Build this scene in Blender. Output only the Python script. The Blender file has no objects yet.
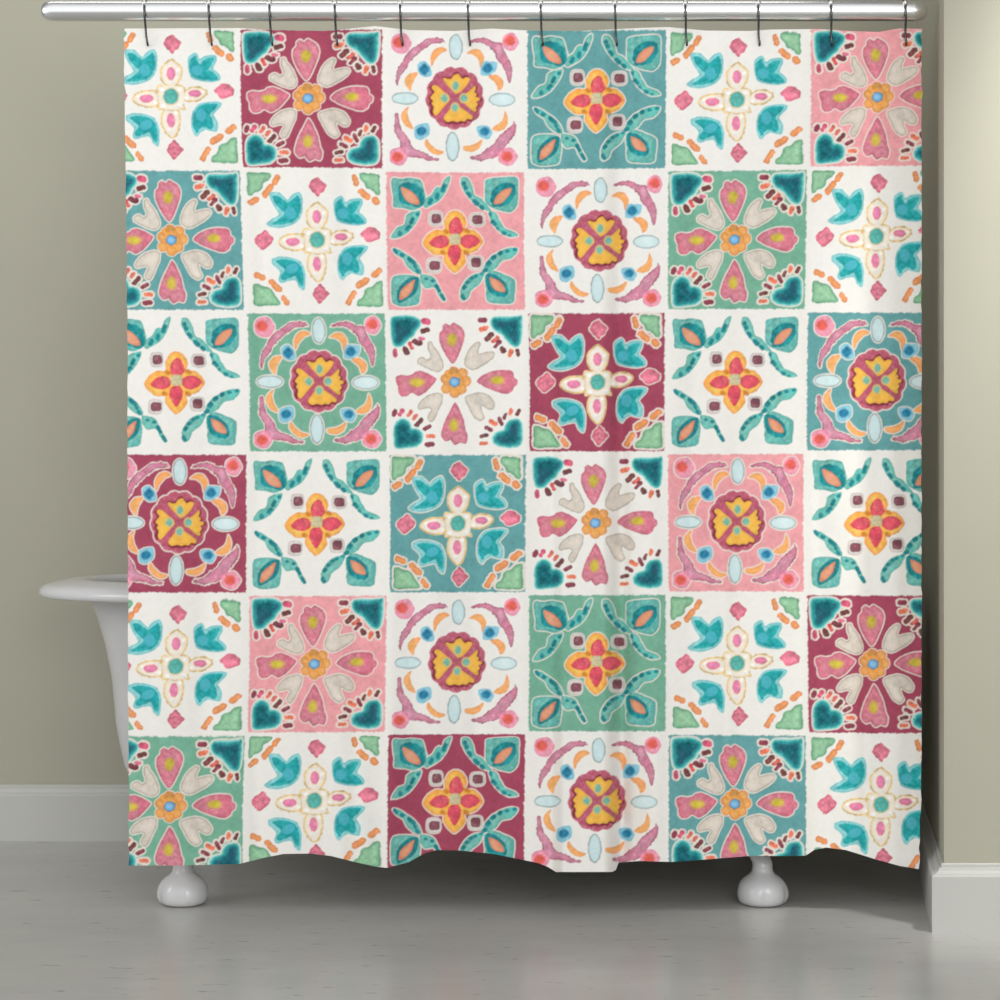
import bpy, bmesh, math, random
import numpy as np
from mathutils import Vector
random.seed(7)
rng = np.random.default_rng(11)
C = bpy.context.scene.collection
scene = bpy.context.scene

# ---------------------------------------------------------------- camera geometry
F = 2200.0            # focal length in pixels of the 1000 px frame
CAM_Y = -4.731        # the curtain hangs at y = 0
HOR = 449.0           # horizon row
def world(px, py, y):
    """point at depth y seen at photo pixel px, py"""
    s = F / (y - CAM_Y)
    return ((px - 500) / s, y, 1 + (HOR - py) / s)

# ---------------------------------------------------------------- colour helpers
def lin(c):
    c = np.asarray(c, float) / 255.0
    return np.where(c <= 0.04045, c / 12.92, ((c + 0.055) / 1.055) ** 2.4)
def lin4(c): return tuple(float(v) for v in lin(c)) + (1.0,)

# ---------------------------------------------------------------- objects
def tag(o, label=None, cat=None, group=None, kind=None):
    if label: o['label'] = label
    if cat: o['category'] = cat
    if group: o['group'] = group
    if kind: o['kind'] = kind
    return o
def mesh_obj(name, verts, faces, mat, parent=None, smooth=True):
    me = bpy.data.meshes.new(name)
    me.from_pydata([tuple(v) for v in verts], [], faces)
    me.materials.append(mat)
    if smooth:
        me.polygons.foreach_set('use_smooth', [True] * len(me.polygons))
    me.update()
    o = bpy.data.objects.new(name, me)
    C.objects.link(o)
    if parent: o.parent = parent
    return o
def fix_normals(o):
    bm = bmesh.new(); bm.from_mesh(o.data)
    bmesh.ops.recalc_face_normals(bm, faces=bm.faces[:])
    bm.to_mesh(o.data); bm.free()
    return o
def empty(name, loc):
    o = bpy.data.objects.new(name, None); C.objects.link(o)
    o.empty_display_size = 0.05
    o.location = loc
    return o
def tube(points, radii, seg=12, closed=True):
    """swept round tube with rounded ends; returns verts, faces"""
    P = [Vector(p) for p in points]
    n = len(P)
    if not hasattr(radii, '__len__'): radii = [radii] * n
    V, Fc = [], []
    t0 = (P[1] - P[0]).normalized()
    up = Vector((1, 0, 0)) if abs(t0.x) < 0.8 else Vector((0, 0, 1))
    a = (up - t0 * up.dot(t0)).normalized()
    for i in range(n):
        t = (P[min(i + 1, n - 1)] - P[max(i - 1, 0)]).normalized()
        a = (a - t * a.dot(t)).normalized()
        b = t.cross(a)
        for k in range(seg):
            an = 2 * math.pi * k / seg
            V.append(P[i] + (a * math.cos(an) + b * math.sin(an)) * radii[i])
    for i in range(n - 1):
        for k in range(seg):
            Fc.append((i * seg + k, i * seg + (k + 1) % seg, (i + 1) * seg + (k + 1) % seg, (i + 1) * seg + k))
    if closed: Fc.append(tuple(range(seg))[::-1]); Fc.append(tuple((n - 1) * seg + k for k in range(seg)))
    return V, Fc

# ---------------------------------------------------------------- materials
def new_mat(name):
    m = bpy.data.materials.new(name); m.use_nodes = True
    nt = m.node_tree
    return m, nt, nt.nodes['Principled BSDF']
def noise_node(nt, scale, detail=3, rough=0.5, vec=None, stretch=(1, 1, 1)):
    tc = nt.nodes.new('ShaderNodeTexCoord'); mp = nt.nodes.new('ShaderNodeMapping')
    mp.inputs['Scale'].default_value = stretch
    nt.links.new(tc.outputs['Object'], mp.inputs['Vector'])
    n = nt.nodes.new('ShaderNodeTexNoise'); n.inputs['Scale'].default_value = scale
    n.inputs['Detail'].default_value = detail; n.inputs['Roughness'].default_value = rough
    nt.links.new(mp.outputs['Vector'], n.inputs['Vector'])
    return n
def ramp(nt, fac, stops):
    r = nt.nodes.new('ShaderNodeValToRGB'); nt.links.new(fac, r.inputs['Fac'])
    e = r.color_ramp.elements
    while len(e) < len(stops): e.new(0.5)
    for el, (p, c) in zip(e, stops): el.position = p; el.color = c
    return r
def bump(nt, bs, h, strength, dist):
    b = nt.nodes.new('ShaderNodeBump'); b.inputs['Strength'].default_value = strength
    b.inputs['Distance'].default_value = dist
    nt.links.new(h, b.inputs['Height']); nt.links.new(b.outputs['Normal'], bs.inputs['Normal'])

def paint_mat(name, c, rough=0.6, var=0.02):
    m, nt, bs = new_mat(name)
    n = noise_node(nt, 3.0, 4)
    a = [float(v) * (1 - var) for v in lin(c)] + [1]; b = [float(v) * (1 + var) for v in lin(c)] + [1]
    r = ramp(nt, n.outputs['Fac'], [(0.3, a), (0.7, b)])
    nt.links.new(r.outputs['Color'], bs.inputs['Base Color'])
    bs.inputs['Roughness'].default_value = rough
    f = noise_node(nt, 220, 2); bump(nt, bs, f.outputs['Fac'], 0.08, 0.001)
    return m
M_WALL = paint_mat('sage_grey_wall_paint', (168, 165, 148), 0.75)
M_TRIM = paint_mat('white_trim_paint', (188, 187, 181), 0.5, 0.01)

def floor_mat():
    m, nt, bs = new_mat('polished_grey_floor')
    n1 = noise_node(nt, 2.2, 5, 0.6, stretch=(0.7, 1.6, 1))
    r1 = ramp(nt, n1.outputs['Fac'], [(0.25, lin4((175, 174, 170))), (0.75, lin4((191, 190, 185)))])
    n2 = noise_node(nt, 26, 4, 0.62, stretch=(0.55, 1.5, 1))
    r2 = ramp(nt, n2.outputs['Fac'], [(0.30, (0.60, 0.60, 0.60, 1)), (0.37, (1, 1, 1, 1))])
    mx = nt.nodes.new('ShaderNodeMixRGB'); mx.blend_type = 'MULTIPLY'; mx.inputs['Fac'].default_value = 0.8
    nt.links.new(r1.outputs['Color'], mx.inputs['Color1']); nt.links.new(r2.outputs['Color'], mx.inputs['Color2'])
    nt.links.new(mx.outputs['Color'], bs.inputs['Base Color'])
    bs.inputs['Roughness'].default_value = 0.27
    bs.inputs['Specular IOR Level'].default_value = 0.5
    return m
M_FLOOR = floor_mat()

def enamel_mat():
    m, nt, bs = new_mat('white_enamel')
    n = noise_node(nt, 9, 3)
    r = ramp(nt, n.outputs['Fac'], [(0.2, lin4((204, 203, 203))), (0.8, lin4((211, 210, 210)))])
    nt.links.new(r.outputs['Color'], bs.inputs['Base Color'])
    bs.inputs['Roughness'].default_value = 0.16
    return m
M_ENAMEL = enamel_mat()

def chrome_mat(name, c, rough):
    m, nt, bs = new_mat(name)
    n = noise_node(nt, 30, 2, stretch=(0.05, 1, 1))
    r = ramp(nt, n.outputs['Fac'], [(0.3, (c * 0.97,) * 3 + (1,)), (0.7, (c,) * 3 + (1,))])
    nt.links.new(r.outputs['Color'], bs.inputs['Base Color'])
    bs.inputs['Metallic'].default_value = 1.0; bs.inputs['Roughness'].default_value = rough
    return m
M_ROD = chrome_mat('polished_chrome', 0.88, 0.27)
M_HOOK = chrome_mat('dark_chrome_wire', 0.10, 0.2)
M_BEAD = chrome_mat('chrome_bead', 0.85, 0.1)

def fabric_mat():
    m, nt, bs = new_mat('printed_curtain_fabric')
    at = nt.nodes.new('ShaderNodeAttribute'); at.attribute_name = 'print'
    nt.links.new(at.outputs['Color'], bs.inputs['Base Color'])
    bs.inputs['Roughness'].default_value = 0.9
    bs.inputs['Specular IOR Level'].default_value = 0.15
    n = noise_node(nt, 60, 4, 0.6, stretch=(3.0, 1, 0.35)); bump(nt, bs, n.outputs['Fac'], 0.22, 0.0016)
    return m
M_FABRIC = fabric_mat()

# ================================================================ THE PRINT
# Each of the four painted tile designs is a list of smooth outlines, rasterised
# with numpy, then sampled into the curtain mesh's colour attribute.
R = 352
def value_noise(n, cells, seed):
    g = np.random.default_rng(seed).random((cells + 2, cells + 2))
    t = np.linspace(0, cells, n, endpoint=False); i = t.astype(int); f = t - i; f = f * f * (3 - 2 * f)
    a = g[np.ix_(i, i)]; b = g[np.ix_(i, i + 1)]; c = g[np.ix_(i + 1, i)]; d = g[np.ix_(i + 1, i + 1)]
    fx = f[None, :]; fy = f[:, None]
    return (a * (1 - fx) + b * fx) * (1 - fy) + (c * (1 - fx) + d * fx) * fy * 1.0
def fbm(n, cells, seed, octs=3):
    s = 0; w = 1; t = 0
    for k in range(octs):
        s = s + value_noise(n, cells * 2 ** k, seed + k) * w; t += w; w *= 0.6
    return s / t * 2 - 1
NOI = [fbm(R, 9, 100), fbm(R, 22, 200), fbm(R, 48, 300, 2), fbm(R, 14, 400), fbm(R, 80, 500, 2)]

def catmull(P, sub=6):
    P = np.asarray(P, float); n = len(P); out = []
    for i in range(n):
        p0, p1, p2, p3 = P[i - 1], P[i], P[(i + 1) % n], P[(i + 2) % n]
        for k in range(sub):
            t = k / sub
            out.append(0.5 * (2 * p1 + (p2 - p0) * t + (2 * p0 - 5 * p1 + 4 * p2 - p3) * t * t + (3 * p1 - p0 - 3 * p2 + p3) * t ** 3))
    c = np.array(out)
    return c * 0.85 + 0.15 * linear(P, sub)   # between round and angular
def linear(P, sub):
    n = len(P)
    return np.array([P[i] * (1 - k / sub) + P[(i + 1) % n] * k / sub for i in range(n) for k in range(sub)])
def ell(cx, cy, rx, ry, rot=0, n=24, wob=0.0, sides=0):
    o = []
    for k in range(n):
        a = 2 * math.pi * k / n
        w = 1 + wob * math.cos(sides * a) if sides else 1
        x, y = rx * math.cos(a) * w, ry * math.sin(a) * w
        c, s = math.cos(rot), math.sin(rot)
        o.append((cx + x * c - y * s, cy + x * s + y * c))
    return o
def rsq(cx, cy, rx, ry):
    o = []
    for k in range(28):
        a = 2 * math.pi * k / 28; c, s = math.cos(a), math.sin(a)
        e = 0.62
        o.append((cx + rx * math.copysign(abs(c) ** e, c), cy + ry * math.copysign(abs(s) ** e, s)))
    return o
def cap(p, q, r):
    (x0, y0), (x1, y1) = p, q
    a = math.atan2(y1 - y0, x1 - x0); o = []
    for k in range(9):
        b = a + math.pi / 2 + math.pi * k / 8; o.append((x0 + r * math.cos(b), y0 + r * math.sin(b)))
    for k in range(9):
        b = a - math.pi / 2 + math.pi * k / 8; o.append((x1 + r * math.cos(b), y1 + r * math.sin(b)))
    return o

def sm01(t):
    t = np.clip(t, 0, 1); return t * t * (3 - 2 * t)
class Design:
    def __init__(s, ox, oy, X0, X1, Y0, Y1):
        s.ox, s.oy, s.b = ox, oy, (X0, X1, Y0, Y1); s.L = []; s.halo = []
        s.k = R * 0.15 / (X1 - X0)              # crop unit -> raster px
    def to(s, P):
        P = np.asarray(P, float) * 0.15 + np.array([s.ox, s.oy])
        X0, X1, Y0, Y1 = s.b
        return np.stack([(P[:, 0] - X0) / (X1 - X0), (P[:, 1] - Y0) / (Y1 - Y0)], 1) * R
    def add(s, P, col, edge=None, ew=10, soft=1.2, mot=0.10, halo=0, smooth=True, shrink=0, stroke=0, alpha=1.0, tint=None, rough=0.9, hc=None):
        P = s.to(P)
        if smooth: P = catmull(P)
        pad = 26
        x0 = max(int(P[:, 0].min()) - pad, 0); x1 = min(int(P[:, 0].max()) + pad, R)
        y0 = max(int(P[:, 1].min()) - pad, 0); y1 = min(int(P[:, 1].max()) + pad, R)
        gx, gy = np.meshgrid(np.arange(x0, x1) + 0.5, np.arange(y0, y1) + 0.5)
        A = P; B = np.roll(P, -1, 0)
        d2 = np.full(gx.shape, 1e9); ins = np.zeros(gx.shape, bool)
        for (ax, ay), (bx, by) in zip(A, B):
            ex, ey = bx - ax, by - ay; L = ex * ex + ey * ey + 1e-9
            t = np.clip(((gx - ax) * ex + (gy - ay) * ey) / L, 0, 1)
            d2 = np.minimum(d2, (gx - ax - t * ex) ** 2 + (gy - ay - t * ey) ** 2)
            if ay != by:
                c = ((ay > gy) != (by > gy)) & (gx < ex * (gy - ay) / (by - ay) + ax)
                ins ^= c
        sd = np.sqrt(d2); sd[ins] *= -1
        sl = (slice(y0, y1), slice(x0, x1))
        sd = sd + NOI[2][sl] * rough + shrink * s.k
        s.L.append(dict(sl=sl, sd=sd, col=lin(col), edge=None if edge is None else lin(edge), ew=ew * s.k,
                        soft=soft, mot=mot, halo=halo * s.k, stroke=stroke * s.k, alpha=alpha,
                        tint=None if tint is None else lin(tint)))
    def paint(s, bg, cream):
        img = np.empty((R, R, 3)); img[:] = cream
        img *= (1 + 0.02 * NOI[1] + 0.02 * NOI[2] + 0.02 * NOI[4])[..., None]
        if bg is not None:
            g = np.arange(R) + 0.5; gx, gy = np.meshgrid(g, g); m = 0.012 * R
            sd = np.maximum(np.maximum(m - gx, gx - (R - m)), np.maximum(m - gy, gy - (R - m)))
            sd = sd + NOI[2] * 2.2 + NOI[4] * 1.8
            a = np.clip(0.5 - sd / 1.6, 0, 1)[..., None]
            c = lin(bg) * (1 + 0.10 * NOI[0] + 0.09 * NOI[1] + 0.07 * NOI[2] + 0.06 * NOI[4])[..., None]
            img = img * (1 - a) + c * a
            for l in s.L:
                if l['halo'] > 0:
                    a = np.clip(0.5 - (l['sd'] - l['halo']) / 1.5, 0, 1)[..., None] * 0.94
                    img[l['sl']] = img[l['sl']] * (1 - a) + lin((236, 226, 214)) * a
        for l in s.L:
            sd = l['sd']
            if l['stroke'] > 0: al = np.clip(0.5 - (np.abs(sd) - l['stroke']) / l['soft'], 0, 1)
            else: al = sm01(0.5 - sd / l['soft'])
            al = (al * l['alpha'] * (0.95 - 0.10 * np.clip(NOI[4][l['sl']] + NOI[2][l['sl']], 0, 1)))[..., None]
            c = np.broadcast_to(l['col'], sd.shape + (3,)).copy()
            if l['tint'] is not None:
                t = np.clip(0.5 + 1.5 * NOI[3][l['sl']], 0, 1)[..., None]; c = c * (1 - t) + l['tint'] * t
            if l['edge'] is not None:
                e = np.exp(-(np.maximum(-sd, 0) / (1.25 * l['ew'])) ** 1.4)[..., None]; c = c * (1 - e) + l['edge'] * e
            n = (NOI[1][l['sl']] * 0.9 + NOI[3][l['sl']] * 0.7 + NOI[2][l['sl']] * 0.8 + NOI[4][l['sl']] * 0.5) * 1.9
            c = c * (1 + l['mot'] * n)[..., None]
            img[l['sl']] = img[l['sl']] * (1 - al) + c * al
        return np.clip(img, 0, 1)

H = 8
# ---- design A : four turquoise leaves round a gold-lined star
A = Design(240, 165, 245.2, 386.5, 169.8, 311.5)
GRN, GRE = (150, 203, 160), (84, 158, 116)
for P in ([(68,62),(140,60),(212,62),(210,92),(180,112),(162,125),(158,150),(135,175),(110,183),(85,203),(65,190),(68,120)],
          [(812,60),(870,58),(928,65),(933,130),(937,190),(915,193),(880,160),(850,148),(838,120),(812,95)],
          [(85,800),(110,795),(150,812),(190,822),(215,860),(240,895),(255,928),(170,931),(88,930),(84,860)],
          [(948,780),(930,775),(900,790),(880,812),(840,820),(822,860),(810,885),(780,900),(780,932),(860,938),(945,935),(948,860)]):
    A.add(P, GRN, GRE, 11, halo=17, mot=0.09, shrink=-2, rough=1.8)
    A.add(P, (92, 162, 122), stroke=3.5, soft=2.0, mot=0.12, shrink=-1, alpha=0.8, rough=1.8)
ORA, ORE = (240, 158, 92), (222, 122, 56)
for p, q, r in (((258,84),(243,120),18),((214,152),(175,203),18),((82,252),(115,236),18),((768,80),(780,122),17),((808,175),(855,212),19),
                ((900,230),(916,244),20),((108,735),(145,750),18),((202,780),(252,828),19),((280,882),(302,914),17),
                ((715,912),(752,855),17),((785,800),(838,766),19),((888,732),(930,702),19)):
    A.add(cap(p, q, r), ORA, ORE, 8, halo=12, shrink=-2, rough=2.4)
for P in ([(525,88),(552,112),(578,142),(552,180),(525,203),(495,178),(468,148),(490,112)], [(172,440),(198,468),(220,497),(190,532),(152,560),(122,535),(98,500),(130,470)],
          [(868,412),(905,428),(932,450),(928,485),(895,500),(858,508),(832,490),(810,460),(835,430)], [(525,795),(555,822),(578,855),(552,890),(522,915),(498,890),(480,855),(500,822)]):
    A.add(P, (230, 122, 146), (212, 86, 114), 8, halo=H, mot=0.2, shrink=-5, rough=2.6)
TO, TI, TB = (138, 210, 212), (34, 172, 172), (84, 184, 198)
for o, i, b in (
    ([(205,190),(240,182),(272,188),(300,212),(325,235),(345,210),(375,190),(405,182),(422,215),(424,270),(415,330),(385,378),(320,410),(250,422),(205,412),(180,392),(215,362),(265,332),(240,290),(215,240)],
     [(225,212),(255,208),(280,220),(325,252),(360,228),(395,205),(412,270),(395,340),(350,383),(280,398),(215,398),(262,362),(303,325),(262,285),(235,245)], (338,322,36,41,0)),
    ([(632,235),(655,215),(678,205),(695,222),(706,248),(735,232),(775,222),(815,225),(820,262),(797,312),(825,335),(845,362),(840,390),(780,402),(700,392),(650,372),(632,320),(628,275)],
     [(640,258),(665,235),(682,228),(692,258),(712,282),(742,246),(800,240),(790,280),(766,318),(808,345),(828,382),(780,393),(700,380),(655,358),(638,310)], (688,325,37,33,0)),
    ([(208,632),(225,618),(265,610),(330,615),(395,640),(425,690),(432,760),(420,832),(388,815),(362,768),(320,772),(265,785),(250,762),(262,718),(240,685),(212,660)],
     [(235,640),(300,627),(370,645),(408,685),(420,750),(412,812),(385,782),(360,738),(325,755),(272,765),(268,738),(292,700),(268,672)], (343,688,44,30,-0.4)),
    ([(850,540),(810,532),(760,535),(700,550),(658,600),(645,680),(655,740),(682,768),(705,742),(738,722),(800,735),(822,720),(820,660),(795,622),(825,588),(848,562)],
     [(826,548),(760,546),(705,562),(667,612),(655,690),(680,743),(718,702),(770,718),(792,700),(786,652),(773,618),(808,582)], (712,622,34,41,0))):
    A.add(o, TO, (84, 188, 194), 5, halo=H, mot=0.08)
    A.add(i, TI, None, soft=2.5, mot=0.13, tint=(18, 158, 162))
    A.add(ell(*b), TB, None, soft=2, mot=0.06)
GOLD = (226, 192, 118); CRM = (244, 237, 224)
star = [[(518,250),(545,268),(570,292),(590,315),(580,370),(555,420),(520,438),(478,420),(447,370),(450,312),(478,278)],
        [(258,518),(272,490),(310,468),(370,460),(430,465),(450,510),(425,558),(370,572),(315,560),(280,542)],
        [(755,470),(735,448),(700,436),(660,436),(610,460),(590,500),(620,528),(680,530),(730,505)],
        [(515,778),(492,762),(462,720),(445,680),(450,620),(475,580),(515,568),(558,590),(572,640),(565,700),(545,755)],
        [(430,425),(480,436),(520,442),(560,425),(605,440),(598,500),(590,540),(608,585),(560,576),(515,592),(470,578),(432,588),(428,540),(432,500),(420,470)]]
for P in star: A.add(P, CRM, (246, 225, 200), 12, halo=6, mot=0.03, tint=(238, 232, 222))
for P in star: A.add(P, GOLD, stroke=5.5, soft=1.8, mot=0.2, rough=2.2)
A.add([(445,440),(590,440),(585,575),(448,572)], CRM, None, soft=5, mot=0.03)
for x, y in ((460,455),(572,452),(462,562),(570,560)): A.add(ell(x,y,15,12), (252,249,244), None, soft=3)
for x, y in ((490,300),(560,322),(300,500),(410,540),(725,470),(620,510),(490,720),(545,610)): A.add(ell(x,y,13,11), (253,250,246), None, soft=3)
for cx, cy, rx, ry in ((515,345,34,48),(352,513,50,32),(675,478,46,28),(510,660,32,52)):
    A.add(ell(cx, cy, rx + 7, ry + 8), (250, 240, 232), None, soft=4, mot=0.05)
    A.add(ell(cx, cy, rx, ry), (240, 200, 172), None, soft=2.2, mot=0.1)
    A.add(ell(cx, cy, rx - 6, ry - 7), (240, 140, 184), (222, 104, 150), 6, soft=1.8, mot=0.12)
A.add(ell(515,498,58,60), (222, 205, 160), None, soft=3.5, mot=0.08)
A.add(ell(515,498,49,52), (80, 186, 176), (58, 160, 160), 8, soft=2, mot=0.14)

# ---- design B : rose petals, grey hearts and dark teal corner hearts
B = Design(665, 165, 666.3, 807.7, 169.6, 311.0)
hearts = ([(40,70),(95,57),(150,55),(205,62),(238,84),(248,114),(232,146),(212,166),(198,192),(168,214),(146,236),(124,260),(88,270),(54,252),(42,200),(38,140)],
          [(708,88),(732,66),(790,62),(850,63),(918,57),(924,110),(922,170),(914,234),(888,268),(852,260),(822,234),(802,206),(784,188),(756,172),(728,150),(710,118)],
          [(52,800),(72,760),(108,742),(148,752),(170,784),(178,808),(206,808),(240,828),(252,866),(240,906),(206,932),(130,942),(60,942),(48,870)],
          [(918,780),(897,750),(862,744),(824,758),(802,790),(790,820),(764,826),(732,842),(714,872),(722,906),(760,930),(820,940),(880,936),(914,914),(922,840)])
MA, DK, RO, RC, PK = (140, 44, 68), (112, 44, 46), (240, 122, 88), (226, 108, 92), (222, 78, 118)
for p, q, r, c in (((270,96),(288,97),23,PK),((255,162),(288,153),17,DK),((235,208),(262,212),11,(222,110,140)),((200,230),(235,242),17,(122,40,56)),((167,245),(184,273),14,(208,70,70)),((135,277),(148,303),18,DK),((68,293),(70,318),17,PK),
                   ((640,86),(675,89),16,MA),((650,150),(678,141),17,RO),((685,212),(715,187),18,DK),((727,230),(757,207),14,RC),((742,262),(768,232),14,MA),((785,280),(795,293),19,DK),((836,320),(848,292),15,RO),((888,293),(893,320),15,DK),
                   ((52,715),(62,692),16,MA),((95,715),(112,692),15,PK),((150,722),(172,697),13,RC),((189,743),(208,721),12,RC),((207,788),(238,754),15,DK),((262,811),(290,796),15,MA),((280,861),(318,861),15,RO),((278,915),(313,915),17,MA),
                   ((882,713),(897,692),14,DK),((836,713),(842,687),13,RO),((797,740),(804,717),12,DK),((763,742),(779,778),13,MA),((707,762),(736,780),16,RO),((673,806),(707,817),15,MA),((643,862),(678,854),14,DK),((637,911),(678,906),11,RO)):
    B.add(cap(p, q, r), c, None, halo=12, mot=0.2, rough=2.2)
for P in hearts:
    B.add(P, (112, 210, 204), None, soft=3.0, halo=9, mot=0.06)
    B.add(P, (40, 152, 152), None, soft=6, shrink=10, mot=0.14)
    B.add(P, (26, 106, 116), None, soft=13, shrink=28, mot=0.2, tint=(42, 90, 108))
for P, y in (([(445,375),(420,345),(395,300),(370,240),(365,185),(388,150),(392,122),(415,108),(438,122),(465,105),(500,125),(528,150),(536,200),(515,270),(482,345),(462,376)], (450,218,30,38,0)),
          ([(342,480),(320,462),(290,445),(235,425),(200,430),(180,448),(140,455),(105,450),(72,465),(70,500),(85,530),(85,570),(108,594),(148,592),(180,572),(220,592),(270,567),(315,520)], (213,502,46,25,0)),
          ([(612,495),(650,455),(710,430),(780,418),(842,425),(858,445),(862,468),(885,490),(880,520),(862,532),(850,560),(815,580),(760,570),(690,545),(640,520)], (750,488,42,26,0)),
          ([(465,635),(450,655),(430,695),(400,750),(378,810),(372,860),(395,893),(418,895),(435,885),(448,905),(468,920),(500,905),(535,912),(548,890),(550,855),(535,810),(522,745),(492,675)], (458,788,28,38,0))):
    B.add(P, (224, 136, 154), (198, 92, 116), 9, halo=H, mot=0.13, tint=(208, 106, 128))
    B.add(ell(y[0],y[1],y[2]*1.12,y[3]*1.12), (214, 160, 96), None, soft=12, mot=0.08, rough=3)
    B.add(ell(y[0], y[1], y[2] * 0.95, y[3] * 0.95, wob=0.06, sides=4), (214, 196, 74), None, soft=7, mot=0.12, rough=3)
for P in ([(288,238),(312,230),(330,262),(365,310),(392,385),(375,425),(335,432),(270,405),(218,378),(216,348),(250,332),(285,350),(303,328),(290,285)],
          [(620,232),(643,245),(628,285),(632,312),(690,297),(728,300),(735,328),(692,368),(625,408),(580,422),(530,388),(540,325),(575,265)],
          [(350,570),(383,588),(378,640),(350,700),(325,755),(300,768),(277,742),(290,712),(306,684),(278,674),(228,686),(214,662),(240,620),(290,585)],
          [(530,605),(580,578),(640,570),(695,590),(733,640),(725,678),(690,684),(645,657),(650,700),(666,738),(636,762),(592,735),(555,670)]):
    B.add(P, (222, 211, 198), (206, 195, 180), 10, halo=8, mot=0.07)
    B.add(P, (140, 136, 118), stroke=2.0, shrink=4, soft=1.4, alpha=0.75, mot=0.1)
for x, y, rx, ry in ((405,545,34,34),(400,480,32,34),(518,440,34,34),(542,495,32,36),(505,548,38,36),(462,572,36,34),(425,448,30,30),(460,432,35,36)):
    B.add(ell(x, y, rx, ry), (238, 170, 92) if y != 432 else (196, 138, 66), (222, 138, 56), 8, halo=6, mot=0.1)
B.add(ell(467,500,58,56), (234, 164, 84), None, soft=8)
B.add(ell(463,500,38,35), (96, 140, 170), None, soft=2)
B.add(ell(463,500,30,27), (150, 205, 242), (100, 170, 220), 8, soft=2)

# ---- design C : medallion with ring of crescents, diamonds and roses
Cc = Design(240, 310, 247.0, 388.3, 311.5, 452.8)
MAG = (196, 110, 146)
for P in ([(462,95),(430,77),(370,72),(325,85),(292,112),(245,138),(205,180),(172,235),(145,280),(130,345),(142,388),(165,330),(195,285),(237,222),(282,178),(322,150),(370,118),(430,108)],
          [(610,108),(650,84),(740,75),(775,98),(830,108),(850,160),(880,210),(905,270),(905,330),(882,378),(868,320),(840,260),(802,210),(792,170),(742,130),(690,105)],
          [(135,570),(120,620),(124,700),(152,750),(172,830),(215,860),(280,868),(340,885),(400,888),(425,870),(370,862),(322,830),(272,815),(235,790),(207,730),(167,680),(150,620)],
          [(920,620),(932,680),(902,740),(872,780),(825,845),(765,872),(690,885),(622,862),(690,840),(740,802),(787,770),(822,720),(870,680),(900,650)]):
    Cc.add(P, (214, 146, 170), (174, 84, 108), 5, halo=H, mot=0.13, tint=(204, 120, 148), rough=3.2)
    Cc.add(P, (164, 78, 102), stroke=2.2, shrink=3, soft=1.8, alpha=0.55, mot=0.3, rough=3.2)
for o, i in (((165,112,68,68),(150,105,34,32)),((893,100,55,60),(890,92,32,30)),((146,860,62,60),(140,864,34,30)),((875,858,65,60),(872,857,33,30))):
    Cc.add(ell(*o, 0, 24, 0.03, 5), (242, 162, 184), (236, 136, 166), 9, halo=H, mot=0.10)
    Cc.add(ell(i[0], i[1], i[2] + 8, i[3] + 8), (240, 128, 134), None, soft=5, mot=0.1)
    Cc.add(ell(*i, 0, 24, 0.05, 4), (236, 106, 92), None, soft=3, mot=0.12)
for P in ([(472,155),(430,135),(388,153),(362,200),(368,265),(395,215),(430,180)],
          [(600,180),(640,150),(690,155),(718,200),(708,250),(692,268),(680,215),(640,185)],
          [(278,308),(225,310),(190,350),(202,400),(230,425),(245,370)],
          [(745,325),(800,318),(842,350),(845,400),(812,422),(795,375)],
          [(215,530),(177,560),(165,610),(200,660),(250,680),(220,620),(208,570)],
          [(858,555),(878,610),(860,670),(812,690),(770,673),(827,630),(850,590)],
          [(330,740),(322,780),(355,825),(410,850),(450,825),(400,810),(360,775)],
          [(705,745),(690,800),(640,825),(582,815),(580,790),(640,780),(680,760)]):
    Cc.add(P, (250, 184, 104), (244, 158, 84), 8, halo=H, mot=0.07, tint=(246, 166, 98))
for P, i in (([(275,250),(320,228),(358,262),(368,322),(320,333),(285,308)], (320,283,32,36)),
             ([(720,230),(803,235),(795,290),(750,323),(697,318),(700,260)], (742,275,34,32)),
             ([(258,660),(343,640),(352,710),(302,748),(257,733)], (300,692,34,30)),
             ([(677,657),(740,655),(773,700),(745,743),(692,728),(670,690)], (722,692,34,28))):
    Cc.add(P, (136, 204, 224), (118, 188, 210), 6, soft=2.5, halo=7, mot=0.05)
    Cc.add(ell(*i, 0, 24, 0.05, 4), (30, 122, 158), None, soft=7, mot=0.14)
for e in ((530,135,46,86),(192,475,90,42),(838,482,90,46),(508,792,46,96)):
    Cc.add(ell(*e), (206, 230, 232), (190, 214, 214), 9, halo=8, mot=0.03, tint=(216, 236, 236))
    Cc.add(ell(*e), (146, 162, 162), stroke=3.4, shrink=4, soft=1.8, alpha=0.95, mot=0.2, rough=1.6)
sc_ = []
for k in range(78):
    a = 2 * math.pi * k / 78; w = 1 + 0.07 * abs(math.sin(13 * a / 2 + 0.6)) - 0.035
    sc_.append((523 + 190 * w * math.cos(a), 472 + 203 * w * math.sin(a)))
Cc.add(sc_, (184, 74, 102), (200, 96, 122), 8, halo=9, mot=0.10, smooth=False)
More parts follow.
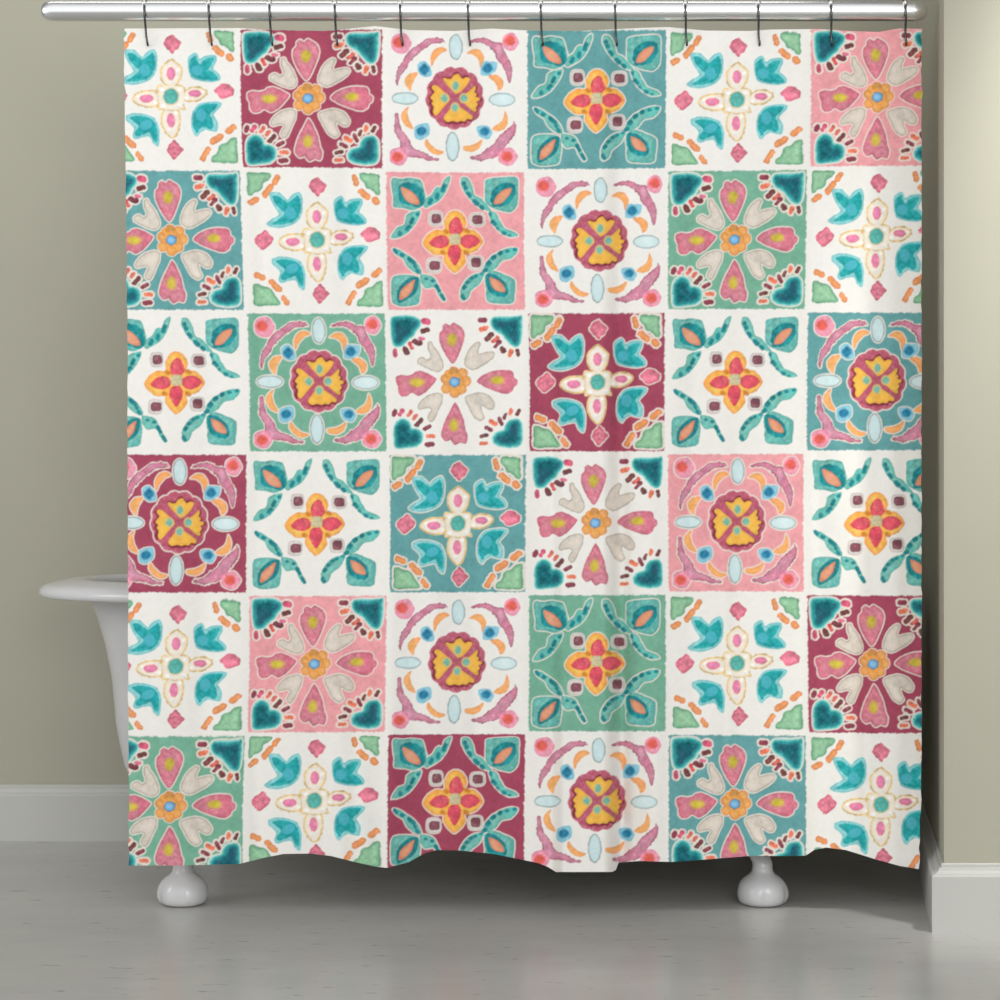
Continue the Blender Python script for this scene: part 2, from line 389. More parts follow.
for P in ([(445,348),(456,337),(478,346),(500,342),(516,322),(545,311),(560,328),(575,344),(600,334),(623,340),(618,365),(592,400),(558,433),(527,442),(500,415),(467,378)],
          [(370,398),(386,387),(412,396),(442,422),(472,450),(492,479),(472,505),(442,540),(406,582),(388,584),(376,560),(382,532),(368,508),(378,490),(360,470),(372,452),(388,432),(376,414)],
          [(656,392),(664,410),(656,430),(670,448),(662,462),(689,472),(686,488),(669,495),(678,515),(664,535),(669,555),(650,560),(620,537),(586,507),(558,480),(585,454),(620,424)],
          [(528,507),(552,525),(587,550),(627,578),(641,596),(633,613),(608,609),(590,626),(562,622),(540,630),(510,622),(480,630),(457,620),(450,598),(474,565),(504,530)]):
    g = np.array(P, float); c0 = g.mean(0); d = (c0 - np.array([523, 472])); d = d / np.hypot(*d)
    Cc.add([tuple(q + d * 13 + np.array([-3, 2])) for q in g], (128, 44, 62), None, soft=4, mot=0.1, shrink=-1)
    Cc.add(P, (248, 206, 92), (240, 182, 74), 8, soft=1.6, mot=0.08, tint=(250, 190, 84))
for x, y, rx, ry in ((528,392,20,28),(455,473,22,24),(585,473,22,24),(525,533,20,24)):
    Cc.add(ell(x, y, rx + 10, ry + 9), (222, 196, 124), None, soft=4, mot=0.05)
    Cc.add(ell(x, y, rx, ry, 0, 24, 0.03, 4), (112, 186, 170), None, soft=2, mot=0.1)

# ---- design D : four-petal flower with teal seed pods and sprigs
D = Design(240, 450, 248.0, 389.0, 452.8, 594.0)
LT, LE, DT = (122, 198, 184), (84, 176, 164), (22, 130, 138)
sprigs = (([(490,55),(462,62),(440,92),(430,128),(405,125),(385,140),(362,180),(325,202),(305,250),(330,266),(390,235),(440,190),(475,120)], [((448,115),(436,150),14),((405,180),(398,198),15),((360,215),(350,235),15)]),
          ([(288,285),(240,292),(192,320),(180,378),(130,402),(90,470),(150,465),(210,430),(252,380),(280,330)], [((266,312),(270,308),12),((240,343),(226,363),14),((212,395),(200,412),14),((148,436),(152,440),16)]),
          ([(560,68),(585,58),(610,72),(635,120),(652,180),(690,200),(735,248),(762,290),(700,275),(640,230),(590,170),(560,110)], [((578,98),(582,104),13),((590,130),(594,136),14),((607,167),(618,188),15),((650,220),(665,240),16),((695,260),(705,268),14)]),
          ([(745,290),(790,300),(820,350),(852,400),(918,430),(940,455),(880,462),(820,430),(775,380),(750,330)], [((753,308),(757,314),11),((770,360),(785,375),14),((803,404),(808,408),10),((842,433),(850,438),14),((882,450),(888,452),8)]),
          ([(100,540),(140,545),(190,575),(240,610),(280,660),(290,710),(240,697),(190,650),(170,610),(122,577)], [((115,550),(127,562),14),((160,578),(170,584),12),((208,608),(243,633),14),((250,655),(252,662),12),((262,685),(268,697),13)]),
          ([(285,715),(330,715),(375,735),(400,780),(425,830),(452,880),(430,890),(400,850),(375,800),(320,805),(288,770)], [((320,738),(328,742),10),((362,753),(368,758),11),((388,787),(405,818),13),((422,852),(438,876),13)]),
          ([(940,540),(890,532),(820,555),(760,590),(720,640),(700,690),(740,697),(790,670),(832,622),(890,607),(930,570)], [((915,545),(924,543),12),((866,556),(874,554),12),((816,572),(824,568),14),((768,604),(782,594),14),((736,645),(744,634),16),((708,690),(722,678),14)]),
          ([(715,702),(650,707),(590,745),(550,810),(548,870),(565,890),(600,870),(620,822),(680,772),(702,730)], [((686,708),(694,706),10),((652,726),(660,721),11),((620,742),(628,737),12),((597,767),(603,762),14),((574,802),(577,796),15),((560,852),(570,872),13)]))
for P, dots in sprigs:
    D.add(P, LT, LE, 9, halo=H, mot=0.10, tint=(92, 192, 180))
pods = (([(100,72),(160,74),(230,68),(292,85),(312,140),(325,200),(302,255),(240,285),(180,270),(110,262),(108,200),(98,140)],
         [(148,125),(200,100),(260,115),(303,160),(313,220),(285,262),(220,248),(160,232),(148,180)], [(160,128),(215,148),(262,185),(285,237),(258,248),(200,225),(170,180)]),
        ([(730,77),(820,62),(933,64),(942,150),(935,250),(890,295),(820,285),(762,262),(722,220),(720,130)],
         [(910,110),(835,105),(775,150),(760,210),(775,252),(830,255),(890,220),(922,165)], [(893,132),(835,150),(795,190),(778,242),(830,235),(870,195),(893,165)]),
        ([(97,732),(180,714),(270,730),(285,800),(275,880),(258,913),(160,925),(95,900),(88,820)],
         [(265,735),(200,745),(142,800),(127,860),(140,900),(200,870),(255,820)], [(245,745),(190,780),(150,820),(142,882),(190,862),(227,820),(240,780)]),
        ([(715,720),(770,687),(840,710),(913,750),(912,850),(898,903),(810,908),(727,890),(718,800)],
         [(722,715),(790,720),(845,770),(865,820),(848,856),(780,850),(735,810)], [(745,730),(800,750),(840,790),(847,828),(800,825),(764,800),(749,765)]))
for o, m, i in pods:
    D.add(o, (112, 192, 180), (78, 168, 160), 10, halo=H, mot=0.14, tint=(84, 174, 166))
    D.add(m, (20, 124, 132), None, soft=2.5, mot=0.14, tint=(26, 142, 146), shrink=-4)
    D.add(i, (238, 162, 122), (226, 132, 100), 7, soft=2, mot=0.08, tint=(240, 172, 140), shrink=1)
for P, dots in sprigs:
    for p, q, r in dots: D.add(cap(p, q, r), DT, None, soft=3.5, mot=0.14)
D.add([(525,283),(552,292),(578,315),(597,362),(588,412),(640,412),(685,448),(705,495),(672,545),(625,570),(582,575),(590,622),(562,668),(515,702),(472,672),(440,622),(438,582),(385,582),(335,550),(303,500),(335,447),(385,415),(445,412),(445,360),(468,312),(495,290)],
      (252, 202, 84), (244, 158, 60), 13, halo=H, mot=0.10, tint=(250, 178, 66))
for x, y in ((462,425),(602,418),(438,565),(594,568)): D.add(ell(x, y, 22, 14, 0.5), (206, 134, 54), None, soft=4, mot=0.1)
for P in ([(530,325),(553,345),(568,375),(575,410),(550,442),(490,442),(478,400),(490,355),(510,335)], [(345,500),(385,460),(440,450),(478,472),(475,512),(430,537),(378,530)],
          [(690,490),(650,450),(600,445),(560,465),(557,510),(600,538),(650,525)], [(515,652),(480,610),(466,570),(485,522),(535,512),(560,550),(550,605)]):
    D.add(P, (230, 94, 122), (216, 68, 92), 10, soft=2, mot=0.16, tint=(222, 76, 106))
D.add(rsq(518,475,38,38), (214, 205, 168), (194, 186, 148), 8, soft=2, mot=0.12)
for o, i in (((390,338,46,52),(395,338,32,32)),((668,345,52,48),(670,345,36,31)),((375,652,50,52),(380,652,36,31)),((655,635,52,50),(656,632,34,33))):
    D.add(rsq(*o), (228, 220, 212), (214, 204, 200), 8, halo=4, mot=0.06)
    D.add(rsq(*o), (190, 178, 174), stroke=2.5, shrink=8, soft=2, alpha=0.6, mot=0.1)
    D.add(rsq(*i), (140, 72, 88), (104, 48, 60), 8, soft=2.5, mot=0.14)

CREAM = lin((241, 238, 231))
BG = dict(W=None, M=(168, 76, 98), T=(105, 163, 164), P=(238, 164, 168), G=(122, 178, 152))
ROWS = [['AW', 'BM', 'CW', 'DT', 'AW', 'BP'], ['BT', 'AW', 'DP', 'CW', 'BG', 'AW'], ['DW', 'CG', 'BW', 'AM', 'DW', 'CT'],
        ['CM', 'DW', 'AT', 'BW', 'CP', 'DW'], ['AW', 'BP', 'CW', 'DG', 'AW', 'BM'], ['BG', 'AW', 'DM', 'CW', 'BT', 'AW']]
DES = dict(A=A, B=B, C=Cc, D=D)
cache = {}
def blur(img):
    p = np.pad(img, ((1, 1), (1, 1), (0, 0)), 'edge')
    h = p[:, :-2] * 0.25 + p[:, 1:-1] * 0.5 + p[:, 2:] * 0.25
    return h[:-2] * 0.25 + h[1:-1] * 0.5 + h[2:] * 0.25
for row in ROWS:
    for t in row:
        if t not in cache: cache[t] = blur(DES[t[0]].paint(BG[t[1]], CREAM)).astype(np.float32)

# ---------------------------------------------------------------- curtain sheet
XL = np.array([[98, 239, 384, 525.5, 667.4, 809, 949], [103.5, 243.5, 384.8, 525.4, 666.3, 807.7, 944], [106, 247.8, 387.5, 528.4, 666.3, 805, 945],
               [110, 248, 389, 527.3, 666.5, 804.8, 947], [104, 248, 387.5, 527.6, 667.4, 806.2, 945], [96, 244, 385.7, 525.8, 667, 807.7, 952]])
YC = np.array([99, 240, 382, 523, 664, 804])
YL = np.array([[28, 169, 311.5, 453, 594.3, 734.3, 876], [28, 169.3, 312, 453.3, 594.5, 734, 875], [28, 171, 311.5, 453, 593.7, 733, 875],
               [28.5, 170.5, 311.5, 453, 593.5, 733, 874], [28, 169, 310.7, 452.5, 593, 733.3, 874], [27, 167.5, 311, 452, 594, 735, 876]])
top = np.array([(120,28.5),(239,28),(273,30),(324,31),(351,28.5),(375,26),(409,30),(455,31),(491,28.5),(528,30.5),(579,31),(637,28),(668,27),(705,30.5),(750,31),(770,29.5),(820,29),(850,31),(879,32),(892,29.5),(900,28.5),(925,29)])
bot = np.array([(120,865.5),(180,865.5),(239,864),(263,858),(283,854),(310,853.5),(331,856),(355,862),(375,866.5),(387,868),(409,862),(425,853),(437,850),(460,850.5),(494,854),(538,863),(548,867),(556,872),(612,872),(616,870),(618.5,862.5),(640,861),(671,862),(712,859),(749,856),(790,856),(806,855.5),(814,850),(826,847.5),(846,850),(878,860),(900,866),(925,870)])
NXv, NYv = 1064, 1112
uu = np.linspace(0, 1, NXv); vv = np.linspace(0, 1, NYv)
U, V = np.meshgrid(uu, vv)
def rough_edge(n, s, a): return np.interp(np.arange(n), np.linspace(0, n, s), np.random.default_rng(s).normal(0, a, s))
left = 124 + 3.2 * np.clip(V / 0.35, 0, 1) + 1.8 * V ** 2
right = 921.6 - 2.4 * np.clip((V - 0.86) / 0.14, 0, 1)
PX = left + (right - left) * U
ty = np.interp(PX, top[:, 0], top[:, 1]); by = np.interp(PX, bot[:, 0], bot[:, 1])
PY = ty + (by - ty) * V

# cloth folds, metres towards the camera
def sm(t): t = np.clip(t, 0, 1); return t * t * (3 - 2 * t)
def ridge(c, w): return np.exp(-((PX - c) / w) ** 2)
hb = np.interp(PX, bot[:, 0], bot[:, 1] - 860)
def smooth_row(a, k):
    ker = np.hanning(2 * k + 1); ker /= ker.sum()
    return np.convolve(np.pad(a, k, 'edge'), ker, 'valid')
hb = np.broadcast_to(smooth_row(hb[-1], 14), PX.shape)
ht = np.broadcast_to(smooth_row(np.interp(PX[0], top[:, 0], 29.5 - top[:, 1]), 10), PX.shape)
h = 0.0011 * hb * sm((V - 0.25) / 0.75) ** 1.2 - 0.002 * ht * sm(1 - V / 0.35)
w = 0.016 * (0.30 + 0.9 * V)
h += w * 1.7 * (sm((PX - 551) / 14) - sm((PX - 600 - 4 * V) / 20)) - w * 1.1 * ridge(621, 9)            # square pleat
for c, s, wd, am, v0, v1 in ((348, 14, 13, -1.0, 0.1, 1.0), (385, 4, 15, 0.9, 0.0, 1), (438, -2, 16, 0.8, 0.0, 1), (478, -4, 12, -0.6, 0.1, 1), (520, 6, 11, 0.6, 0.1, 0.9),
                         (300, -14, 22, 0.5, 0, 1), (205, 4, 14, -0.55, 0, 1), (165, -8, 20, 0.5, 0, 1), (648, 6, 10, 0.55, 0, 1), (690, 6, 12, -0.7, 0, 1),
                         (722, 4, 10, 0.7, 0.0, 1), (770, -6, 18, 0.5, 0, 1), (812, 4, 9, -0.9, 0.0, 1), (842, 3, 11, 0.7, 0, 1), (870, -2, 9, -0.7, 0, 1), (893, 2, 10, 0.5, 0, 1), (262, -6, 9, -0.5, 0, 1)):
    wob = 3 * np.sin(V * 9 + c)
    h += w * am * ridge(c + s * V + wob, wd) * (0.65 + 0.35 * np.sin(V * 7 + c * 1.7))
h = h + 0.0006 * np.sin(PX / 11.0 + 2.0 * np.sin(V * 5)) * (0.5 + 0.5 * np.sin(PX / 47.0))
Yw = -h
Dp = Yw - CAM_Y; S = F / Dp
# hem and side edges are very slightly ragged like the photo's
PX = PX + np.clip(1 - np.minimum(U, 1 - U) / 0.012, 0, 1) * np.interp(V, np.linspace(0, 1, 120), np.random.default_rng(3).normal(0, 0.35, 120))
Xw = (PX - 500) / S; Zw = 1 + (HOR - PY) / S

# tile lookup
cols = np.empty((NYv, NXv, 3), np.float32)
xl = np.empty((7, NYv, 1)); yrow = PY.mean(1)
lines = np.stack([np.interp(yrow, YC, XL[:, k]) for k in range(7)], 1)        # NY x 7
uu_t = np.empty_like(PX)
for r in range(NYv): uu_t[r] = np.interp(PX[r], lines[r], np.arange(7))
XC = np.array([172, 315, 457, 597, 737, 878])
hl = np.stack([np.interp(PX[NYv // 2], XC, YL[:, k]) for k in range(7)], 1)
vv_t = np.empty_like(PY)
for c_ in range(NXv):
    ly = hl[c_]; k = np.clip(np.searchsorted(ly, PY[:, c_]) - 1, 0, 5)
    vv_t[:, c_] = k + (PY[:, c_] - ly[k]) / (ly[k + 1] - ly[k])
vv_t = np.clip(vv_t, 0, 5.999); uu_t = np.clip(uu_t, 0, 5.999)
ci = uu_t.astype(int); ri = vv_t.astype(int)
# the print was not registered perfectly: each motif sits a touch off its square
SHIFT = [[(1, -1.2), (-1, 0), (-0.8, 0), (1, 0.8), (-2.6, 2), (1, 0)], [(0.4, 0), (1.6, 0), (0.5, 0), (2.6, 1), (0, 0), (-1, -2)],
         [(0.4, 0), (0.5, 0), (-0.8, 0), (-1, 0.8), (0, 0), (0.8, 0)], [(-0.4, 0), (-1, 0), (-1.6, 1), (0.8, 0), (0.3, 0), (1.2, 0)],
         [(-1.8, 3), (-0.8, 0), (-1.3, 0), (0, 0), (-1, 1), (0, 0)], [(2, 1.6), (-2, -3), (0, -3), (-0.2, -1.6), (0, 0.6), (0, 0)]]
def inner(t, w): return np.clip(np.minimum(t, 1 - t) / w, 0, 1)
for r in range(6):
    for c_ in range(6):
        m = (ri == r) & (ci == c_)
        if not m.any(): continue
        T = cache[ROWS[r][c_]]
        dx, dy = SHIFT[r][c_]; fu = uu_t[m] - c_; fv = vv_t[m] - r; k = inner(fu, 0.05) * inner(fv, 0.05)
        fu = fu - dx / 141 * k; fv = fv - dy / 141 * k
        x = np.clip(fu * R - 0.5, 0, R - 1.001); y = np.clip(fv * R - 0.5, 0, R - 1.001)
        xi = x.astype(int); yi = y.astype(int); fx = (x - xi)[:, None]; fy = (y - yi)[:, None]
        cols[m] = (T[yi, xi] * (1 - fx) + T[yi, xi + 1] * fx) * (1 - fy) + (T[yi + 1, xi] * (1 - fx) + T[yi + 1, xi + 1] * fx) * fy

me = bpy.data.meshes.new('shower_curtain')
nv = NXv * NYv; nf = (NXv - 1) * (NYv - 1)
me.vertices.add(nv)
co = np.stack([Xw, Yw, Zw], -1).reshape(-1).astype(np.float32)
me.vertices.foreach_set('co', co)
idx = np.arange(nv).reshape(NYv, NXv)
quad = np.stack([idx[1:, :-1], idx[1:, 1:], idx[:-1, 1:], idx[:-1, :-1]], -1).reshape(-1).astype(np.int32)
me.loops.add(nf * 4); me.loops.foreach_set('vertex_index', quad)
me.polygons.add(nf); me.polygons.foreach_set('loop_start', np.arange(0, nf * 4, 4, dtype=np.int32))
me.update(calc_edges=True)
me.polygons.foreach_set('use_smooth', np.ones(nf, bool))
ca = me.color_attributes.new('print', 'FLOAT_COLOR', 'POINT')
ca.data.foreach_set('color', np.concatenate([cols, np.ones((NYv, NXv, 1), np.float32)], -1).reshape(-1))
me.materials.append(M_FABRIC); me.validate()
curtain = bpy.data.objects.new('shower_curtain', me); C.objects.link(curtain)
tag(curtain, 'fabric shower curtain printed with colourful floral patchwork tiles, hanging from the chrome rod', 'shower curtain')

# ---------------------------------------------------------------- curtain rod
ROD_Z = world(0, 11, 0)[2]; ROD_R = 0.0218
x0, x1 = (41 - 500) / 465, (927 - 500) / 465
rod = empty('shower_curtain_rod', (0, 0.0, ROD_Z))
tag(rod, 'thick polished chrome shower curtain rod with rounded ends above the curtain', 'curtain rod')
V_, F_ = tube([(x0 + 0.03, 0, 0), (0, 0, 0), (x1 - 0.03, 0, 0)], ROD_R, 64, False)
fix_normals(mesh_obj('tube', V_, F_, M_ROD, rod))
for sx, xe in ((-1, x0), (1, x1)):
    pts, rr = [], []
    for k in range(11):
        a = k / 10 * math.pi / 2
        pts.append((xe - sx * 0.030 * (1 - math.sin(a)) - sx * 0.0, 0, 0)); rr.append(max(ROD_R * math.cos(a) ** 0.62, 0.0006))
    pts.insert(0, (xe - sx * 0.0301, 0, 0)); rr.insert(0, ROD_R * 1.0)
    V_, F_ = tube(pts, [r * 1.004 for r in rr], 48)
    o = mesh_obj('end_cap', V_, F_, M_ROD, rod); fix_normals(o)

# ---------------------------------------------------------------- curtain hooks
HX = [146, 210, 270.5, 335.5, 400.5, 468, 540.5, 614.5, 684.5, 757, 829.5, 903.5]
zc = ROD_Z
def hook_base():
    t = empty('curtain_hook', (0, 0, 0))
    rr = ROD_R + 0.003
    pts = []
    for k in range(13):                        # back of rod, over the top, down the front
        a = math.radians(250 - k * 250 / 12 + 0) - math.radians(0)
        pts.append((0, -rr * math.cos(math.radians(-8 + 188 * k / 12)) * -1, rr * math.sin(math.radians(-8 + 188 * k / 12))))
    # now at the front of the rod, run down to the hem hole
    pts += [(0.0005, -rr * 0.99, -0.012), (0.001, -rr * 0.86, -0.022), (0.0015, -0.0150, -0.038), (0.002, -0.0115, -0.052), (0.003, -0.0095, -0.062), (0.0045, -0.0100, -0.070), (0.0048, -0.0060, -0.0745), (0.0045, -0.001, -0.0740)]
    P = []
    for a, b in zip(pts, pts[1:]):
        for k in range(3): P.append(tuple(a[j] + (b[j] - a[j]) * k / 3 for j in range(3)))
    P.append(pts[-1])
    V_, F_ = tube(P, 0.0024, 8)
    fix_normals(mesh_obj('wire', V_, F_, M_HOOK, t))
    # roller bead riding on the front shoulder of the rod
    a = math.radians(30); c = Vector((0, -(rr + 0.001) * math.cos(a), (rr + 0.001) * math.sin(a)))
    bm = bmesh.new(); bmesh.ops.create_uvsphere(bm, u_segments=16, v_segments=10, radius=0.0058)
    for v in bm.verts: v.co += c
    mb = bpy.data.meshes.new('roller_bead'); bm.to_mesh(mb); bm.free(); mb.materials.append(M_BEAD)
    mb.polygons.foreach_set('use_smooth', [True] * len(mb.polygons))
    o = bpy.data.objects.new('roller_bead', mb); C.objects.link(o); o.parent = t
    return t
spots = ['above the leftmost white tile, first from the left', 'at the right corner of the leftmost white tile, second from the left', 'at the left side of the maroon top tile, third from the left',
         'at the right side of the maroon top tile, fourth from the left', 'over the rose left of the medallion tile, fifth from the left', 'right of the top medallion tile, sixth from the left',
         'at the left side of the teal top tile, seventh from the left', 'at the right side of the teal top tile, eighth from the left', 'left of the fifth top tile, ninth from the left',
         'right of the fifth top tile, tenth from the left', 'at the left side of the pink top tile, second from the right', 'at the right edge of the curtain, rightmost of all']
proto = hook_base()
for i, (px, sp) in enumerate(zip(HX, spots)):
    if i == 0: t = proto
    else:
        t = proto.copy(); C.objects.link(t)
        for ch in list(proto.children):
            c = ch.copy(); C.objects.link(c); c.parent = t
    t.location = ((px - 500) / 465, 0, zc)
    tag(t, 'chrome curtain hook ' + sp, 'curtain hook', 'chrome hooks along the curtain rod')

# ---------------------------------------------------------------- clawfoot bathtub
TCX, TCY = -0.06, 0.445
tub = empty('clawfoot_bathtub', (TCX, TCY, 0))
tag(tub, 'white clawfoot bathtub with rolled rim standing behind the shower curtain', 'bathtub')
def rings(profile, seg=128):
    V_, F_ = [], []
    for a, b, z, n in profile:
        for k in range(seg):
            an = 2 * math.pi * k / seg; c, s = math.cos(an), math.sin(an)
            V_.append((a * math.copysign(abs(c) ** (2 / n), c), b * math.copysign(abs(s) ** (2 / n), s), z))
    for i in range(len(profile) - 1):
        for k in range(seg):
            F_.append((i * seg + k, i * seg + (k + 1) % seg, (i + 1) * seg + (k + 1) % seg, (i + 1) * seg + k))
    return V_, F_
outer = [(0.02, 0.01, 0.150, 2), (0.30, 0.10, 0.150, 2.1), (0.56, 0.17, 0.152, 2.2), (0.68, 0.205, 0.160, 2.2), (0.755, 0.228, 0.180, 2.2), (0.800, 0.245, 0.215, 2.2),
         (0.822, 0.258, 0.26, 2.2), (0.834, 0.266, 0.314, 2.2), (0.842, 0.272, 0.36, 2.2), (0.846, 0.276, 0.41, 2.2), (0.852, 0.281, 0.47, 2.2), (0.866, 0.287, 0.54, 2.2), (0.885, 0.295, 0.605, 2.2), (0.905, 0.304, 0.650, 2.2), (0.915, 0.308, 0.668, 2.2)]
inner = [(0.905, 0.300, 0.672, 2.2), (0.872, 0.284, 0.610, 2.2), (0.84, 0.270, 0.50, 2.2), (0.815, 0.255, 0.36, 2.2), (0.785, 0.235, 0.24, 2.2), (0.68, 0.18, 0.185, 2.2), (0.4, 0.1, 0.175, 2), (0.02, 0.01, 0.172, 2)]
V_, F_ = rings(outer + inner); n_ = len(V_)
F_.append(tuple(range(128))); F_.append(tuple(n_ - 128 + k for k in range(128)))
fix_normals(mesh_obj('basin', V_, F_, M_ENAMEL, tub))
rimp = [(0.903, 0.298, 0.660), (0.935, 0.312, 0.656), (0.985, 0.342, 0.6545), (1.008, 0.362, 0.6555), (1.0165, 0.370, 0.6595), (1.0185, 0.372, 0.667), (1.0165, 0.370, 0.6755), (1.008, 0.363, 0.6825), (0.99, 0.350, 0.688), (0.965, 0.335, 0.693), (0.945, 0.323, 0.6965), (0.925, 0.310, 0.698), (0.905, 0.297, 0.696), (0.890, 0.286, 0.689), (0.887, 0.283, 0.676), (0.893, 0.289, 0.664), (0.903, 0.298, 0.660)]
V_, F_ = rings([(a, b, z, 2.35) for a, b, z in rimp])
fix_normals(mesh_obj('rolled_rim', V_, F_, M_ENAMEL, tub))
# feet: ball foot with toes and a slender waisted neck
def foot_mesh():
    bm = bmesh.new()
    prof = [(0.0005, 0.0), (0.038, 0.0), (0.0485, 0.0035), (0.053, 0.010), (0.0548, 0.018), (0.0550, 0.028), (0.0525, 0.040), (0.0475, 0.050), (0.0385, 0.059), (0.0285, 0.0655), (0.0235, 0.072), (0.0222, 0.081),
            (0.0222, 0.090), (0.0230, 0.100), (0.0262, 0.112), (0.0305, 0.124), (0.036, 0.138), (0.044, 0.156), (0.050, 0.172), (0.052, 0.19)]
    seg = 64; R_ = []
    for r, z in prof:
        row = []
        for k in range(seg):
            a = 2 * math.pi * k / seg
            d = 1.0
            lob = math.exp(-((z - 0.022) / 0.022) ** 2)
            for t0 in (-90, -32, -148):
                da = (math.degrees(a) - t0 + 180) % 360 - 180
                d += 0.055 * lob * math.exp(-(da / 20.0) ** 2)
            for t0 in (-60, -120):
                da = (math.degrees(a) - t0 + 180) % 360 - 180
                d -= 0.05 * lob * math.exp(-(da / 8.0) ** 2)
            sh = 0.0
            row.append(bm.verts.new((r * d * math.cos(a), r * d * math.sin(a) * 1.0 + max(z - 0.09, 0) * 0.75, z)))
        R_.append(row)
    for i in range(len(R_) - 1):
        for k in range(seg):
            bm.faces.new((R_[i][k], R_[i][(k + 1) % seg], R_[i + 1][(k + 1) % seg], R_[i + 1][k]))
    bm.faces.new(R_[0][::-1]); bm.faces.new(R_[-1])
    m = bpy.data.meshes.new('foot'); bm.to_mesh(m); bm.free(); m.materials.append(M_ENAMEL)
    m.polygons.foreach_set('use_smooth', [True] * len(m.polygons))
    return m
fm = foot_mesh()
for fx, fy, rz in ((-0.697 - TCX, 0.108 - TCY, -0.5), (0.577 - TCX, 0.108 - TCY, 0.55), (-0.697 - TCX, 0.772 - TCY, math.pi), (0.577 - TCX, 0.772 - TCY, math.pi)):
    o = bpy.data.objects.new('foot', fm); C.objects.link(o); o.parent = tub
    o.location = (fx, fy, 0); o.rotation_euler = (0, 0, rz)

# ---------------------------------------------------------------- the room
def prism(name, foot, z0, z1, mat):
    n = len(foot)
    V_ = [(x, y, z0) for x, y in foot] + [(x, y, z1) for x, y in foot]
    F_ = [tuple(range(n)), tuple(range(n, 2 * n))] + [(i, (i + 1) % n, n + (i + 1) % n, n + i) for i in range(n)]
    o = mesh_obj(name, V_, F_, mat, None, False); fix_normals(o); tag(o, kind='structure'); return o
YF = F / 484 + CAM_Y            # front of the right baseboard
YB = F / 392 + CAM_Y            # front of the back baseboard
XF = 0.9215                # wall corner
TH = 0.021
SK = 0.1377                     # the alcove side wall opens slightly towards the back
wf = YF + TH; wb = YB + TH
xb = XF + SK * (wb + 0.3 - wf)
prism('floor', [(-3.2, -5.4), (3.0, -5.4), (3.0, wb + 0.12), (-3.2, wb + 0.12)], -0.08, 0.0, M_FLOOR)
prism('wall_back', [(-3.2, wb), (XF + SK * (wb - wf), wb), (XF + SK * (wb - wf), wb + 0.12), (-3.2, wb + 0.12)], 0, 2.6, M_WALL)
prism('wall_right', [(XF, wf), (XF + SK * (wb - wf) + 0.0, wb), (XF + SK * (wb - wf), wb + 0.12), (3.0, wb + 0.12), (3.0, wf)], 0, 2.6, M_WALL)
bp = [(0, 0.0), (TH, 0.0), (TH, 0.1155), (TH * 0.90, 0.1190), (TH * 0.74, 0.1205), (TH * 0.60, 0.1225), (TH * 0.46, 0.1265), (TH * 0.40, 0.1315), (TH * 0.22, 0.1325), (TH * 0.22, 0.1385), (TH * 0.12, 0.1405), (0, 0.1405)]
def sweep(name, path):
    """path: wall points with outward mitre vector per point"""
    V_, F_ = [], []; n = len(bp)
    for (x, y), (nx, ny) in path:
        for d, z in bp: V_.append((x + nx * d, y + ny * d, z))
    for i in range(len(path) - 1):
        for k in range(n): F_.append((i * n + k, i * n + (k + 1) % n, (i + 1) * n + (k + 1) % n, (i + 1) * n + k))
    F_.append(tuple(range(n))); F_.append(tuple((len(path) - 1) * n + k for k in range(n)))
    o = mesh_obj(name, V_, F_, M_TRIM, None, False); fix_normals(o); tag(o, kind='structure'); return o
xcb = XF + SK * (wb - wf)
sweep('baseboard_back', [((-3.2, wb), (0, -1)), ((xcb - 0.02, wb), (0, -1))])
sweep('baseboard_right', [((xcb - 0.001, wb - 0.002), (-1.0, -1.0)), ((XF, wf), (-1.376, -1.0)), ((3.0, wf), (0, -1))])

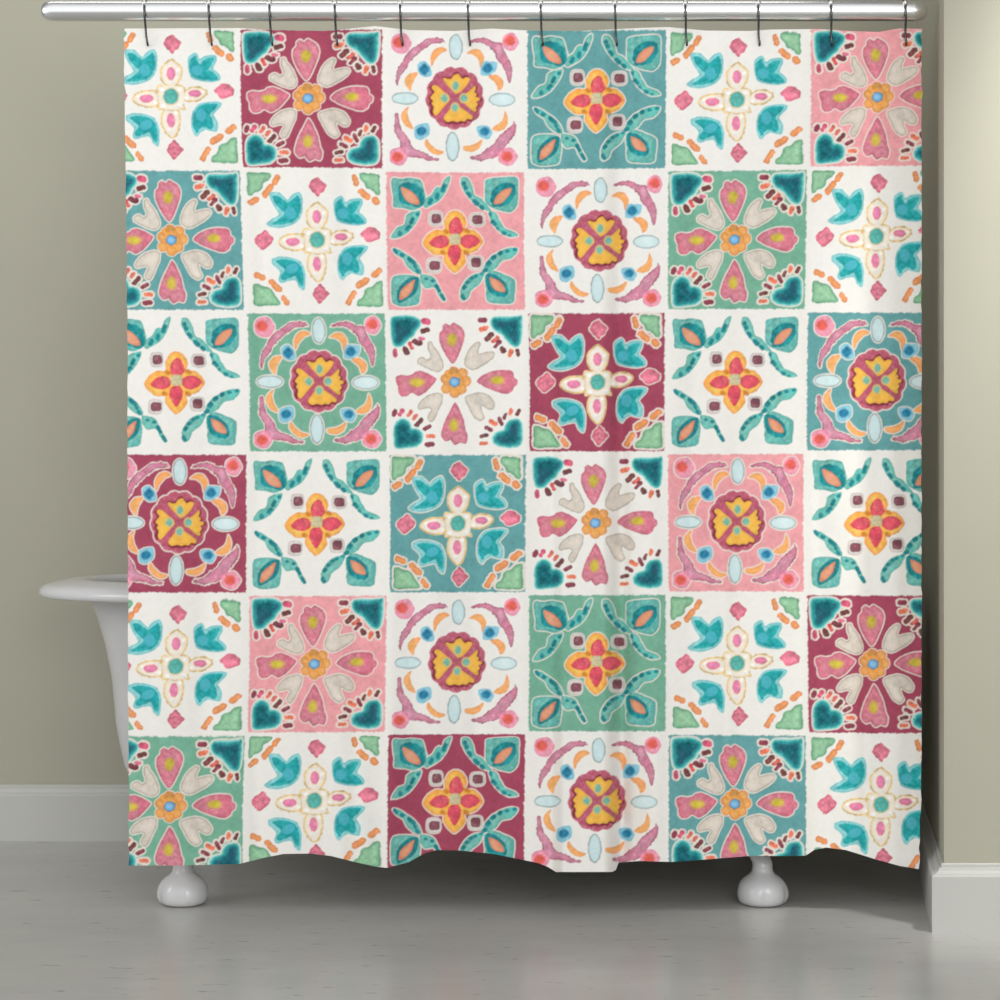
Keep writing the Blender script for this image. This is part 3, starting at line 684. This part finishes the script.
# ---------------------------------------------------------------- light
def area(name, loc, target, sx, sy, power, col=(1, 1, 1)):
    l = bpy.data.lights.new(name, 'AREA'); l.shape = 'RECTANGLE'; l.size = sx; l.size_y = sy
    l.energy = power; l.color = col
    o = bpy.data.objects.new(name, l); C.objects.link(o); o.location = loc
    o.rotation_euler = (Vector(target) - Vector(loc)).to_track_quat('-Z', 'Y').to_euler()
    return o
area('added_front_light', (0.9, -6.0, 2.1), (0.1, 0, 1.1), 2.2, 2.0, 70, (1.0, 1.0, 1.0))  # added soft frontal light behind the camera, no real window
sp = bpy.data.lights.new('added_wall_spot', 'SPOT'); sp.energy = 195; sp.spot_size = math.radians(74); sp.spot_blend = 0.6; sp.shadow_soft_size = 0.12; sp.color = (1.0, 0.99, 0.95)  # unseen spot added to brighten the top of the right wall
spo = bpy.data.objects.new('added_wall_spot', sp); C.objects.link(spo); spo.location = (1.62, -1.0, 2.75)
spo.rotation_euler = (Vector((1.75, -0.165, 1.7)) - Vector(spo.location)).to_track_quat('-Z', 'Y').to_euler()
area('added_side_fill', (-3.4, -1.5, 1.9), (0.9, -0.1, 1.1), 1.3, 1.5, 25, (1.0, 1.0, 1.0))  # fill added from the left for the side wall strip and folds
area('added_tub_light', (-0.3, 0.30, 2.95), (-0.3, 0.62, 0.0), 2.2, 0.35, 5, (1.0, 0.99, 0.96))  # unseen lamp added over the tub, lifts the upper back wall
# world: gradient added as frontal fill and rod reflection, bright camera side, dim elsewhere
w = bpy.data.worlds.new('World'); scene.world = w; w.use_nodes = True
nt = w.node_tree; bg = nt.nodes['Background']
tc = nt.nodes.new('ShaderNodeTexCoord'); sx = nt.nodes.new('ShaderNodeSeparateXYZ'); nt.links.new(tc.outputs['Generated'], sx.inputs['Vector'])
mr = nt.nodes.new('ShaderNodeMapRange'); mr.interpolation_type = 'SMOOTHSTEP'
nt.links.new(sx.outputs['Y'], mr.inputs['Value'])
mr.inputs['From Min'].default_value = 0.05; mr.inputs['From Max'].default_value = -0.92
mr.inputs['To Min'].default_value = 0.24; mr.inputs['To Max'].default_value = 1.14
nt.links.new(mr.outputs['Result'], bg.inputs['Strength']); bg.inputs['Color'].default_value = (0.97, 0.985, 1.0, 1)

# ---------------------------------------------------------------- camera
cam = bpy.data.cameras.new('camera'); cam.lens = 36.0 * F / 1000; cam.sensor_width = 36; cam.sensor_fit = 'HORIZONTAL'
cam.shift_y = -(500 - HOR) / 1000
co_ = bpy.data.objects.new('camera', cam); C.objects.link(co_)
co_.location = (0, CAM_Y, 1.0); co_.rotation_euler = (math.radians(90), 0, 0)
scene.camera = co_
scene.view_settings.view_transform = 'Standard'; scene.view_settings.look = 'None'
scene.view_settings.gamma = 1.0; scene.view_settings.exposure = 0.0
scene.view_settings.use_curve_mapping = False
